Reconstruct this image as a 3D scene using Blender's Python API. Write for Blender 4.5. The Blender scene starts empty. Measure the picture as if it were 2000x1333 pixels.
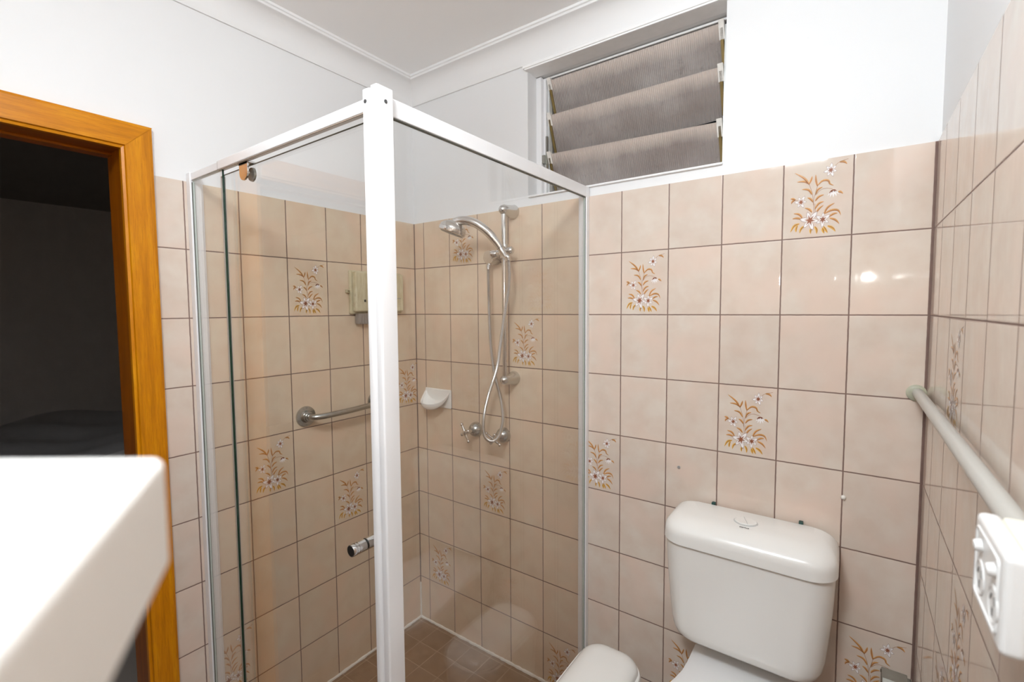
import bpy, math, random
from mathutils import Vector, Matrix
random.seed(7)
S = bpy.context.scene
C = S.collection

# ------------------------------------------------------------------ camera
W, H = 1.7243, 2.39
cam_d = bpy.data.cameras.new('camera'); cam = bpy.data.objects.new('camera', cam_d); C.objects.link(cam)
yaw, pitch, roll = -.6234, -.0606, -.0066
cy, sy, cp, sp = math.cos(yaw), math.sin(yaw), math.cos(pitch), math.sin(pitch)
fwd = Vector((sy*cp, cy*cp, sp)); r0 = Vector((cy, -sy, 0)); u0 = r0.cross(fwd)
rr = r0*math.cos(roll)+u0*math.sin(roll); uu = -r0*math.sin(roll)+u0*math.cos(roll)
M = Matrix((rr, uu, -fwd)).transposed().to_4x4(); M.translation = Vector((1.5784, -1.457, 1.4207))
cam.matrix_world = M
cam_d.sensor_fit = 'HORIZONTAL'; cam_d.sensor_width = 36; cam_d.lens = 923.4126/2000*36
cam_d.shift_x = -1.6/2000; cam_d.shift_y = -6.5/2000
cam_d.clip_start = .01
cam_d.dof.use_dof = True; cam_d.dof.focus_distance = 1.25; cam_d.dof.aperture_fstop = 4.6
S.camera = cam

# ------------------------------------------------------------------ world, exposure
wd = bpy.data.worlds.new('night'); S.world = wd; wd.use_nodes = True
wd.node_tree.nodes['Background'].inputs[0].default_value = (.02, .022, .03, 1)
wd.node_tree.nodes['Background'].inputs[1].default_value = .15
S.view_settings.view_transform = 'Standard'; S.view_settings.look = 'None'
S.view_settings.gamma = 1; S.view_settings.use_curve_mapping = False
S.view_settings.exposure = 0.0
S.cycles.max_bounces = 14; S.cycles.diffuse_bounces = 10; S.cycles.transparent_max_bounces = 24
S.cycles.sample_clamp_indirect = 6

# ------------------------------------------------------------------ lamps (built into their fittings)
def area(name, loc, rot, sx, sz, power, col, parent=None, shape='RECTANGLE'):
    l = bpy.data.lights.new(name, 'AREA'); l.shape = shape; l.size = sx
    if shape == 'RECTANGLE': l.size_y = sz
    l.energy = power; l.color = col
    o = bpy.data.objects.new(name, l); C.objects.link(o); o.location = loc; o.rotation_euler = rot
    return o
REAR = -2.25
LAMP = (1.10, -1.28, 2.245); LAMP_R = .085; LAMP_E = 25.5      # globe ceiling lamp, built at the end of the script
SPL = area('fill_panel_light', (1.30, -1.62, 2.310), (math.radians(35), 0, 0), .28, .23, 17.5, (.90, .96, 1))  # added fill lamp, brightens the room from out of view
SPT = area('small_light', (1.648, REAR+.052, 1.602), (math.radians(93), 0, math.radians(-8)), .060, .018, 1.6, (1, .98, .96))

# ------------------------------------------------------------------ node helpers
def mat(name):
    m = bpy.data.materials.new(name); m.use_nodes = True
    return m, m.node_tree, m.node_tree.nodes['Principled BSDF']
def N(nt, t, **kw):
    n = nt.nodes.new(t)
    for k, v in kw.items():
        if k.startswith('i_'):
            n.inputs[int(k[2:])].default_value = v
        else: setattr(n, k, v)
    return n
def L(nt, a, b): nt.links.new(a, b)
def mth(nt, op, a, b=None, c=None, clamp=False):
    n = nt.nodes.new('ShaderNodeMath'); n.operation = op; n.use_clamp = clamp
    for i, v in enumerate((a, b, c)):
        if v is None: continue
        if isinstance(v, (int, float)): n.inputs[i].default_value = v
        else: nt.links.new(v, n.inputs[i])
    return n.outputs[0]
def mixc(nt, f, a, b):
    n = nt.nodes.new('ShaderNodeMix'); n.data_type = 'RGBA'
    for i, v in ((0, f), (6, a), (7, b)):
        if isinstance(v, (int, float)): n.inputs[i].default_value = v
        elif isinstance(v, tuple): n.inputs[i].default_value = (*v[:3], 1)
        else: nt.links.new(v, n.inputs[i])
    return n.outputs[2]
def mixm(nt, a, col):
    n = nt.nodes.new('ShaderNodeMix'); n.data_type = 'RGBA'; n.blend_type = 'MULTIPLY'; n.inputs[0].default_value = 1
    nt.links.new(a, n.inputs[6]); n.inputs[7].default_value = (*col, 1); return n.outputs[2]
def ramp(nt, fac, stops):
    n = nt.nodes.new('ShaderNodeValToRGB')
    e = n.color_ramp.elements
    while len(e) < len(stops): e.new(.5)
    for i, (p, c) in enumerate(stops): e[i].position = p; e[i].color = (*c, 1)
    nt.links.new(fac, n.inputs[0]); return n.outputs[0]
def noise(nt, vec, scale, detail=3, rough=.5, dim='3D'):
    n = nt.nodes.new('ShaderNodeTexNoise'); n.noise_dimensions = dim
    n.inputs['Scale'].default_value = scale; n.inputs['Detail'].default_value = detail; n.inputs['Roughness'].default_value = rough
    if vec is not None: nt.links.new(vec, n.inputs['Vector'])
    return n.outputs[0]
def objco(nt): return nt.nodes.new('ShaderNodeTexCoord').outputs['Object']
def bump(nt, h, strength, dist, bs, sock='Normal'):
    n = nt.nodes.new('ShaderNodeBump'); n.inputs['Strength'].default_value = strength; n.inputs['Distance'].default_value = dist
    nt.links.new(h, n.inputs['Height']); nt.links.new(n.outputs[0], bs.inputs[sock]); return n
def plain(name, col, rough=.4, metal=0, coat=0, spec=None, var=.04, vs=6):
    m, nt, b = mat(name)
    n = noise(nt, objco(nt), vs, 4)
    c = mixc(nt, n, tuple(x*(1-var) for x in col), tuple(min(1, x*(1+var)) for x in col))
    L(nt, c, b.inputs['Base Color'])
    b.inputs['Roughness'].default_value = rough; b.inputs['Metallic'].default_value = metal
    b.inputs['Coat Weight'].default_value = coat; b.inputs['Coat Roughness'].default_value = .05
    if spec is not None: b.inputs['Specular IOR Level'].default_value = spec
    return m

TW = .1511
def tile_mat(name, ax, off, pitch=(TW, .2), voff=1.8, vax='z', base=None, grout=(.21, .130, .105), gw=.0033, corners=(), rough=.05, mott=1.0, zone=None):
    """ceramic tiles: ax is the wall's horizontal axis, off where a joint falls"""
    m, nt, b = mat(name)
    co = objco(nt); sep = nt.nodes.new('ShaderNodeSeparateXYZ'); L(nt, co, sep.inputs[0])
    A = {'x': 0, 'y': 1, 'z': 2}
    U = sep.outputs[A[ax]]; V = sep.outputs[A[vax]]
    nz = noise(nt, co, 60, 2)
    wob = mth(nt, 'MULTIPLY', mth(nt, 'SUBTRACT', nz, .5), .0012)
    def joint(c, o, p):
        t = mth(nt, 'DIVIDE', mth(nt, 'SUBTRACT', mth(nt, 'ADD', c, wob), o), p)
        fl = mth(nt, 'FLOOR', t); fr = mth(nt, 'SUBTRACT', t, fl)
        d = mth(nt, 'MULTIPLY', mth(nt, 'MINIMUM', fr, mth(nt, 'SUBTRACT', 1, fr)), p)
        return fl, d
    fu, du = joint(U, off, pitch[0]); fv, dv = joint(V, voff, pitch[1])
    d = mth(nt, 'MINIMUM', du, dv)
    for c, w in corners:
        dd = mth(nt, 'SUBTRACT', mth(nt, 'ABSOLUTE', mth(nt, 'SUBTRACT', U, c)), w)
        d = mth(nt, 'MINIMUM', d, dd)
    g = mth(nt, 'SUBTRACT', 1, mth(nt, 'DIVIDE', mth(nt, 'SUBTRACT', d, gw*.34), gw*.3), clamp=True)   # 1 in the joint
    # per tile shade
    cmb = nt.nodes.new('ShaderNodeCombineXYZ'); L(nt, fu, cmb.inputs[0]); L(nt, fv, cmb.inputs[1])
    wn = nt.nodes.new('ShaderNodeTexWhiteNoise'); wn.noise_dimensions = '3D'; L(nt, cmb.outputs[0], wn.inputs[0])
    # offset the clouding of every tile so that it breaks at the joints
    sc = nt.nodes.new('ShaderNodeVectorMath'); sc.operation = 'SCALE'; L(nt, wn.outputs[1], sc.inputs[0]); sc.inputs['Scale'].default_value = 9
    ad = nt.nodes.new('ShaderNodeVectorMath'); ad.operation = 'ADD'; L(nt, co, ad.inputs[0]); L(nt, sc.outputs[0], ad.inputs[1])
    n1 = noise(nt, ad.outputs[0], 16*mott, 3, .5)
    n2 = noise(nt, ad.outputs[0], 9*mott, 2, .4)
    b1, b2, b3 = base
    c1 = ramp(nt, n1, [(.32, b1), (.68, b2)])
    c2 = mixc(nt, mth(nt, 'MULTIPLY', mth(nt, 'SUBTRACT', n2, .46), 3.4, clamp=True), c1, b3)
    if zone:
        zf = mth(nt, zone[0], U, zone[1]); c2 = mixc(nt, zf, c2, mixm(nt, c2, zone[2]))
    tone = mth(nt, 'ADD', .965, mth(nt, 'MULTIPLY', wn.outputs[0], .06))
    hs = nt.nodes.new('ShaderNodeHueSaturation'); L(nt, c2, hs.inputs['Color']); L(nt, tone, hs.inputs['Value'])
    gn = noise(nt, co, 25, 3)
    gc = mixc(nt, gn, tuple(x*.62 for x in grout), tuple(x*1.25 for x in grout))
    L(nt, mixc(nt, g, hs.outputs[0], gc), b.inputs['Base Color'])
    ro = mth(nt, 'ADD', rough, mth(nt, 'MULTIPLY', g, .6)); L(nt, ro, b.inputs['Roughness'])
    b.inputs['Specular IOR Level'].default_value = .5
    # pillowed edges, slight ripple of the glaze
    mp = nt.nodes.new('ShaderNodeMapping'); L(nt, ad.outputs[0], mp.inputs[0])
    mp.inputs['Scale'].default_value = (1, 1, .35) if vax == 'z' else (1, 1, 1)
    rip = noise(nt, mp.outputs[0], 26, 2, .5)
    edge = mth(nt, 'MINIMUM', mth(nt, 'DIVIDE', d, .0035), 1)
    edge = mth(nt, 'MAXIMUM', edge, -1)
    h = mth(nt, 'ADD', mth(nt, 'MULTIPLY', edge, .0007), mth(nt, 'MULTIPLY', rip, .0004))
    bump(nt, h, .55, 1.0, b)
    return m

SHOWER_TINT = (1.06, 1.0, .87)      # tiles inside the shower are tinted warmer
TB = ((.650, .540, .455), (.695, .615, .535), (.715, .57, .48))
tile_back = tile_mat('wall_tiles_back', 'x', .0588, base=TB, corners=((0, .0012), (W, .0032)), zone=('LESS_THAN', .828, SHOWER_TINT))
tile_left = tile_mat('wall_tiles_left', 'y', -.2799, base=TB, corners=((0, .0012),), zone=('GREATER_THAN', -.858, SHOWER_TINT))
tile_right = tile_mat('wall_tiles_right', 'y', -.4235, base=TB, pitch=(.1495, .2), corners=((0, .0015),))
tile_rear = tile_mat('wall_tiles_rear', 'x', .07, base=TB)
tile_floor = tile_mat('shower_floor_tiles', 'x', .02, pitch=(.1, .1), vax='y', voff=-.02, mott=1.6,
                      base=((.25, .15, .085), (.32, .205, .125), (.28, .18, .115)), grout=(.46, .33, .23), gw=.0028, rough=.3)

def paint_mat(name, col):
    m, nt, b = mat(name); co = objco(nt)
    n1 = noise(nt, co, 1.7, 3); n2 = noise(nt, co, 90, 3); n3 = noise(nt, co, 18, 5, .65)
    c = mixc(nt, n1, tuple(x*.97 for x in col), col)
    spot = mth(nt, 'MULTIPLY', mth(nt, 'SUBTRACT', n3, .70), 3, clamp=True)
    c = mixc(nt, spot, c, tuple(x*.72 for x in col))
    L(nt, c, b.inputs['Base Color']); b.inputs['Roughness'].default_value = .55
    bump(nt, mth(nt, 'ADD', n1, mth(nt, 'MULTIPLY', n2, .12)), .25, .004, b)
    return m
paint = paint_mat('white_wall_paint', (.80, .805, .81))
ceil_paint = paint_mat('ceiling_paint', (.95, .95, .95))
trim_paint = paint_mat('cornice_paint', (.85, .85, .85))
frame_white = plain('white_powder_coat', (.84, .84, .85), .28, coat=.4, var=.01)
white_lam = plain('white_laminate', (.90, .89, .86), .3, var=.01)
ceramic = plain('white_ceramic', (.87, .86, .83), .12, coat=.5, var=.01)
plastic = plain('white_plastic', (.83, .82, .79), .22, coat=.2, var=.015)
seat_pl = plain('seat_plastic', (.84, .84, .84), .2, var=.01)
gpo_pl = plain('switch_plastic', (.80, .80, .79), .3, var=.01)
gpo_top = plain('aged_switch_plastic', (.86, .84, .72), .35, var=.02)
dark = plain('dark_hole', (.01, .008, .008), .5)
green_clip = plain('dark_green_plastic', (.01, .06, .05), .4)
silicone = plain('silicone_bead', (.78, .73, .66), .4, var=.1, vs=60)
chrome = plain('chrome', (.72, .70, .68), .10, metal=1, var=.05)
satin = plain('worn_chrome', (.50, .50, .48), .22, metal=1, var=.25, vs=40)
satin2 = plain('brushed_chrome', (.62, .60, .57), .2, metal=1, var=.05)
alu = plain('painted_aluminium', (.72, .74, .74), .3, metal=.3)
brass = plain('brass_strip', (.24, .17, .06), .45, metal=.5, var=.3, vs=30)
flaky = plain('flaking_white_paint', (.76, .73, .68), .6, var=.25, vs=70)
conduit_m = plain('grey_white_pipe_paint', (.50, .49, .455), .35, var=.05)
slot_m = plain('slot_grey', (.22, .21, .20), .5)
rub = plain('black_rubber', (.015, .014, .013), .4)
metal_grey = plain('dull_metal', (.34, .335, .30), .35, metal=.8, var=.2, vs=30)
screw_m = plain('steel_screw', (.12, .12, .12), .35, metal=.8)
lens_m = None
def emit(name, col, s):
    m, nt, b = mat(name); b.inputs['Base Color'].default_value = (.9, .9, .88, 1)
    b.inputs['Emission Color'].default_value = (*col, 1); b.inputs['Emission Strength'].default_value = s
    return m
lamp_on = emit('lit_diffuser', (1, .96, .9), 1.5)

def glass_mat(name, tint):
    m, nt, b = mat(name); nt.nodes.remove(b); out = nt.nodes['Material Output']
    geo = nt.nodes.new('ShaderNodeNewGeometry')
    dt = nt.nodes.new('ShaderNodeVectorMath'); dt.operation = 'DOT_PRODUCT'
    L(nt, geo.outputs['Normal'], dt.inputs[0]); L(nt, geo.outputs['Incoming'], dt.inputs[1])
    c = mth(nt, 'ABSOLUTE', dt.outputs['Value'])
    f = mth(nt, 'ADD', .050, mth(nt, 'MULTIPLY', mth(nt, 'POWER', mth(nt, 'SUBTRACT', 1, c), 5), .958))
    tr = nt.nodes.new('ShaderNodeBsdfTransparent'); tr.inputs[0].default_value = (*tint, 1)
    gl = nt.nodes.new('ShaderNodeBsdfGlossy'); gl.inputs['Roughness'].default_value = .0
    mx = nt.nodes.new('ShaderNodeMixShader'); L(nt, f, mx.inputs[0]); L(nt, tr.outputs[0], mx.inputs[1]); L(nt, gl.outputs[0], mx.inputs[2])
    L(nt, mx.outputs[0], out.inputs[0]); return m
glass = glass_mat('shower_glass', (.997, .998, .994))
glass_edge = plain('green_glass_edge', (.012, .035, .022), .1)
glass_edge2 = plain('pale_glass_edge', (.50, .56, .52), .15)

def wood_mat(name, axis, tint=(1, 1, 1)):
    m, nt, b = mat(name); co = objco(nt)
    mp = nt.nodes.new('ShaderNodeMapping'); L(nt, co, mp.inputs[0])
    mp.inputs['Scale'].default_value = (9, 9, .7) if axis == 'z' else (9, .7, 9)
    n1 = noise(nt, mp.outputs[0], 6, 5, .6)
    n2 = noise(nt, co, 9, 2, .5)
    mp2 = nt.nodes.new('ShaderNodeMapping'); L(nt, co, mp2.inputs[0])
    mp2.inputs['Scale'].default_value = (60, 60, 3) if axis == 'z' else (60, 3, 60)
    n3 = noise(nt, mp2.outputs[0], 8, 3, .7)
    c = ramp(nt, n1, [(.3, (.40, .135, .001)), (.5, (.56, .20, .001)), (.72, (.69, .295, .004))])
    c = mixc(nt, mth(nt, 'MULTIPLY', mth(nt, 'SUBTRACT', n3, .52), 3, clamp=True), c, (.33, .105, .001))
    c = mixc(nt, mth(nt, 'MULTIPLY', mth(nt, 'SUBTRACT', n2, .55), 2, clamp=True), c, (.50, .165, .001))
    c = mixm(nt, c, tint)
    L(nt, c, b.inputs['Base Color']); b.inputs['Roughness'].default_value = .33
    b.inputs['Specular IOR Level'].default_value = .28
    bump(nt, n3, .2, .001, b); return m
wood_v = wood_mat('varnished_timber_upright', 'z'); wood_h = wood_mat('varnished_timber_head', 'y')
wood_vj = wood_mat('redder_jamb_timber', 'z', (.55, .40, .6)); wood_hj = wood_mat('redder_head_timber', 'y', (.55, .40, .6))

def louvre_mat():
    m, nt, b = mat('dirty_reeded_glass'); co = objco(nt)
    n1 = noise(nt, co, 5, 4, .6); n2 = noise(nt, co, 30, 4, .7)
    c = ramp(nt, n1, [(.3, (.23, .19, .172)), (.5, (.30, .262, .24)), (.72, (.40, .365, .34))])
    c = mixc(nt, mth(nt, 'MULTIPLY', mth(nt, 'SUBTRACT', n2, .6), 3, clamp=True), c, (.10, .085, .075))
    # reflected light painted as a paler band atop every blade, greyer low down
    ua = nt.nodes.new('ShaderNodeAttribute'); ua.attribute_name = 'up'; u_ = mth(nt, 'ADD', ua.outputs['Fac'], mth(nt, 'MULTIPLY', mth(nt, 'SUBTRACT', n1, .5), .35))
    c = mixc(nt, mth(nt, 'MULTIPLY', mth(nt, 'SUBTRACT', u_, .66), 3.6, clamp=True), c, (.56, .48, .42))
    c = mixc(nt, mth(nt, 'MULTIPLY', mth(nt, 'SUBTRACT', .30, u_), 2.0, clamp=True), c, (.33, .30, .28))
    L(nt, c, b.inputs['Base Color']); b.inputs['Roughness'].default_value = .3
    b.inputs['Specular IOR Level'].default_value = .8
    sp = nt.nodes.new('ShaderNodeSeparateXYZ'); L(nt, co, sp.inputs[0])
    s = mth(nt, 'SINE', mth(nt, 'MULTIPLY', sp.outputs[0], 2*math.pi/.0062))
    bump(nt, mth(nt, 'MULTIPLY', s, .0007), 1, 1, b); return m
louvre = louvre_mat(); blade_edge = plain('pale_blade_edge', (.66, .58, .50), .5, var=.15, vs=40)  # blade edges coloured pale to imitate their highlight

# ------------------------------------------------------------------ mesh helpers
class MB:
    def __init__(s): s.v = []; s.f = []; s.m = []; s.s = []
    def add(s, vs, fs, mi=0, smooth=False):
        o = len(s.v); s.v += [tuple(v) for v in vs]
        for f in fs: s.f.append([i+o for i in f]); s.m.append(mi); s.s.append(smooth)
    def box(s, x0, x1, y0, y1, z0, z1, mi=0):
        v = [(x, y, z) for z in (z0, z1) for y in (y0, y1) for x in (x0, x1)]
        s.add(v, [(0, 2, 3, 1), (4, 5, 7, 6), (0, 1, 5, 4), (2, 6, 7, 3), (0, 4, 6, 2), (1, 3, 7, 5)], mi)
    def prism(s, poly, axis, a, b, mi=0, smooth=False):
        """poly in the plane across axis, in the order of the other two axes"""
        def p(q, t):
            return {'x': (t, q[0], q[1]), 'y': (q[0], t, q[1]), 'z': (q[0], q[1], t)}[axis]
        n = len(poly)
        s.add([p(q, a) for q in poly]+[p(q, b) for q in poly], [tuple(range(n))[::-1], tuple(range(n, 2*n))]+[(i, (i+1) % n, (i+1) % n+n, i+n) for i in range(n)], mi, smooth)
    def loft(s, loops, mi=0, smooth=True, cap0=True, cap1=True, close=True):
        n = len(loops[0]); v = [p for l in loops for p in l]; f = []
        for k in range(len(loops)-1):
            for i in range(n if close else n-1):
                j = (i+1) % n; f.append((k*n+i, k*n+j, (k+1)*n+j, (k+1)*n+i))
        if cap0: f.append(tuple(range(n))[::-1])
        if cap1: f.append(tuple(range((len(loops)-1)*n, len(loops)*n)))
        s.add(v, f, mi, smooth)
    def tube(s, pts, r, n=12, mi=0, caps=True):
        pts = [Vector(p) for p in pts]; loops = []
        t = (pts[1]-pts[0]).normalized(); up = Vector((0, 0, 1)) if abs(t.z) < .9 else Vector((1, 0, 0))
        a = t.cross(up).normalized()
        for i, p in enumerate(pts):
            t = (pts[min(i+1, len(pts)-1)]-pts[max(i-1, 0)]).normalized()
            a = (a-t*a.dot(t)).normalized(); b = t.cross(a)
            ri = r[i] if isinstance(r, (list, tuple)) else r
            loops.append([p+(a*math.cos(2*math.pi*k/n)+b*math.sin(2*math.pi*k/n))*ri for k in range(n)])
        s.loft(loops, mi, True, caps, caps)
    def cyl(s, p0, p1, r0, r1=None, n=24, mi=0):
        s.tube([p0, p1], [r0, r0 if r1 is None else r1], n, mi)
    def lathe(s, prof, org, axis, n=28, mi=0):
        """prof: (distance along axis, radius)"""
        ax = Vector(axis).normalized(); up = Vector((0, 0, 1)) if abs(ax.z) < .9 else Vector((1, 0, 0))
        a = ax.cross(up).normalized(); b = ax.cross(a); o = Vector(org)
        s.loft([[o+ax*d+(a*math.cos(2*math.pi*k/n)+b*math.sin(2*math.pi*k/n))*max(r, 1e-5) for k in range(n)] for d, r in prof], mi)
    def sphere(s, c, r, n=16, mi=0, sc=(1, 1, 1)):
        c = Vector(c)
        s.loft([[c+Vector((math.cos(2*math.pi*k/n)*math.sin(math.pi*j/n)*r*sc[0], math.sin(2*math.pi*k/n)*math.sin(math.pi*j/n)*r*sc[1], -math.cos(math.pi*j/n)*r*sc[2])) for k in range(n)] for j in range(n+1)], mi)
    def build(s, name, mats, parent=None, bevel=0, segs=2, autosm=True):
        me = bpy.data.meshes.new(name); me.from_pydata(s.v, [], s.f)
        if not isinstance(mats, (list, tuple)): mats = [mats]
        for m in mats: me.materials.append(m)
        for p, mi, sm in zip(me.polygons, s.m, s.s): p.material_index = mi; p.use_smooth = sm
        me.validate(); me.update()
        import bmesh
        bm = bmesh.new(); bm.from_mesh(me); bmesh.ops.recalc_face_normals(bm, faces=bm.faces)
        for e in bm.edges:
            if len(e.link_faces) == 2 and e.calc_face_angle(0) > math.radians(38): e.smooth = False
        bm.to_mesh(me); bm.free()
        o = bpy.data.objects.new(name, me); C.objects.link(o)
        if parent: o.parent = parent; o.matrix_parent_inverse = parent.matrix_world.inverted()
        if bevel:
            b = o.modifiers.new('bevel', 'BEVEL'); b.width = bevel; b.segments = segs; b.limit_method = 'ANGLE'; b.angle_limit = math.radians(40)
            b.harden_normals = False
        return o
def rrect(x0, x1, y0, y1, r, n=6):
    """rounded rectangle; r = one radius or (x0y0, x1y0, x1y1, x0y1)"""
    if isinstance(r, (int, float)): r = (r,)*4
    out = []
    for (cx, cy_, a0), q in zip(((x0, y0, 180), (x1, y0, 270), (x1, y1, 0), (x0, y1, 90)), r):
        ox = cx+(q if cx == x0 else -q); oy = cy_+(q if cy_ == y0 else -q)
        for k in range(n+1):
            a = math.radians(a0+90*k/n); out.append((ox+q*math.cos(a), oy+q*math.sin(a)))
    return out
def empty(name, loc, label, cat, group=None):
    o = bpy.data.objects.new(name, None); C.objects.link(o); o.location = loc; o.empty_display_size = .05
    o['label'] = label; o['category'] = cat
    if group: o['group'] = group
    bpy.context.view_layer.update(); return o
def tag(o, label, cat, group=None):
    o['label'] = label; o['category'] = cat
    if group: o['group'] = group
    return o
def struct(o, label=None, cat=None):
    o['kind'] = 'structure'
    if label: o['label'] = label
    if cat: o['category'] = cat
    return o
def smooth_path(pts, n=8):
    P = [Vector(p) for p in pts]; out = []
    Q = [P[0]*2-P[1]]+P+[P[-1]*2-P[-2]]
    for i in range(1, len(Q)-2):
        for k in range(n):
            t = k/n; a, b, c, d = Q[i-1:i+3]
            out.append(.5*((2*b)+(c-a)*t+(2*a-5*b+4*c-d)*t*t+(3*b-a-3*c+d)*t**3))
    out.append(P[-1]); return out

# ------------------------------------------------------------------ printed flower motif of the decor tiles
fl_amber = plain('motif_amber', (.64, .33, .11), .1, var=.35, vs=70)
fl_brown = plain('motif_brown', (.30, .11, .06), .1, var=.3, vs=60)
fl_stem = plain('motif_stem', (.42, .24, .15), .1, var=.2, vs=60)
fl_white = plain('motif_white', (.86, .83, .82), .1, var=.04, vs=60)
fl_line = plain('motif_outline', (.40, .29, .27), .1, var=.1)
fl_gold = plain('motif_gold', (.74, .43, .08), .1, var=.25, vs=80)
FLM = [fl_amber, fl_brown, fl_stem, fl_white, fl_line, fl_gold]
def cv(x, y):   # digitised sheet -> tile coordinates, u right, v up (0..1)
    v = (y-10)/1160; u = (x-115+33*v)/1030; v = (y-8-68*u)/(1153+15*u)
    return u, 1-v
leaves = [((500, 400), (430, 300), (275, 180)), ((480, 380), (430, 345), (310, 325)), ((495, 400), (530, 335), (545, 285)), ((620, 450), (600, 360), (595, 270)),
 ((540, 555), (490, 480), (385, 450)), ((595, 560), (630, 500), (700, 475)), ((555, 670), (520, 620), (470, 590)), ((590, 660), (640, 610), (720, 590)),
 ((585, 780), (640, 710), (720, 690)), ((540, 820), (500, 770), (430, 735)), ((600, 850), (640, 790), (715, 740)), ((715, 880), (770, 790), (875, 740)),
 ((790, 930), (850, 900), (915, 895)), ((800, 950), (880, 990), (940, 1060)), ((400, 890), (350, 820), (260, 790)), ((390, 900), (320, 870), (240, 865)),
 ((290, 590), (255, 570), (215, 560)), ((290, 590), (245, 605), (225, 640)), ((940, 165), (1000, 175), (1045, 215)), ((620, 440), (700, 385), (780, 400), (800, 450), (860, 485)),
 ((730, 870), (830, 840), (920, 860), (960, 940)), ((920, 590), (950, 595), (990, 630))]
golds = [((350, 960), (270, 980), (210, 1070)), ((320, 980), (300, 1030), (300, 1080)), ((420, 1010), (375, 1040), (355, 1105)), ((550, 1050), (520, 1080), (520, 1140)),
 ((580, 1040), (610, 1090), (610, 1155)), ((710, 1060), (740, 1110), (770, 1165)), ((770, 1060), (840, 1100), (885, 1165)), ((690, 1080), (705, 1120), (720, 1165))]
stems = [((570, 860), (565, 700), (575, 600), (590, 560), (620, 450)), ((560, 720), (550, 560), (500, 400)), ((590, 580), (660, 520), (740, 505), (840, 530)),
 ((290, 590), (330, 610)), ((880, 200), (940, 165), (1060, 145)), ((595, 860), (588, 780), (585, 700))]
flowers = [(510, 935, 158, 6, .25), (700, 955, 118, 6, .6), (375, 640, 100, 6, .1), (815, 255, 105, 7, .35)]
def motif(mb, P, base):
    """P(u, v, h): point on the wall at tile coordinates u, v and height h above the glaze"""
    def poly(pts, h, mi): mb.add([P(u, v, h) for u, v in pts], [tuple(range(len(pts)))], base+mi)
    def ribbon(path, w, h, mi, taper=True):
        q = [Vector((x, y, 0)) for x, y in path]; q = smooth_path(q, 4); n = len(q)
        for i in range(n-1):
            seg = []
            ws = []
            for j in (i, i+1):
                t = j/(n-1); ws.append(w*(math.sin(math.pi*min(1, .12+.88*t))**.8 if taper else 1))
            d = (q[i+1]-q[i]).normalized(); nx, ny = -d.y, d.x
            pts = [(q[i].x+nx*ws[0], q[i].y+ny*ws[0]), (q[i+1].x+nx*ws[1], q[i+1].y+ny*ws[1]), (q[i+1].x-nx*ws[1], q[i+1].y-ny*ws[1]), (q[i].x-nx*ws[0], q[i].y-ny*ws[0])]
            poly([cv(*p) for p in pts], h, mi)
    for s_ in stems: ribbon(s_, 3.2, .00030, 2, False)
    for l in leaves:
        ribbon(l, 16, .00030, 0); off = [(x, y+8) for x, y in l]; ribbon(off, 4.2, .00036, 1)
    for l in golds:
        ribbon(l, 19, .00030, 5); ribbon([(x+5, y) for x, y in l], 5, .00036, 1)
    for (x, y, r, n, ph) in flowers:
        for k in range(n):
            a = ph+2*math.pi*k/n; rk = r*(1 if k % 2 else .86)
            def pt(rad, da): return cv(x+rad*math.cos(a+da), y+rad*math.sin(a+da))
            w = .42
            poly([pt(rk*.1, 0), pt(rk*.55, -w), pt(rk*.8, -w*.5), pt(rk*1.04, 0), pt(rk*.8, w*.5), pt(rk*.55, w)], .00040, 4)
            poly([pt(rk*.06, 0), pt(rk*.5, -w*.85), pt(rk*.76, -w*.42), pt(rk*.95, 0), pt(rk*.76, w*.42), pt(rk*.5, w*.85)], .00044, 3)
        st = []
        for k in range(2*n):
            a = ph+math.pi*k/n; rad = r*(.56 if k % 2 == 0 else .17); st.append(cv(x+rad*math.cos(a), y+rad*math.sin(a)))
        poly(st, .00050, 1)
    for k in range(5):      # hanging bell flower, petals spread below a dark calyx
        a = math.radians(150-30*k+0); cx_, cy_ = 850+math.cos(a)*25, 560
        tip = (850+math.cos(a)*95, 575+abs(math.sin(a))*75+12); mid = ((cx_+tip[0])/2, (cy_+tip[1])/2)
        poly([cv(cx_-9, cy_), cv(mid[0]-15, mid[1]), cv(*tip), cv(mid[0]+15, mid[1]), cv(cx_+9, cy_)], .00044, 3)
    ribbon([(795, 590), (820, 560), (850, 552), (880, 560), (900, 585)], 10, .00050, 1); ribbon([(830, 555), (832, 585)], 7, .00050, 1); ribbon([(868, 555), (870, 585)], 7, .00050, 1)

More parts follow.
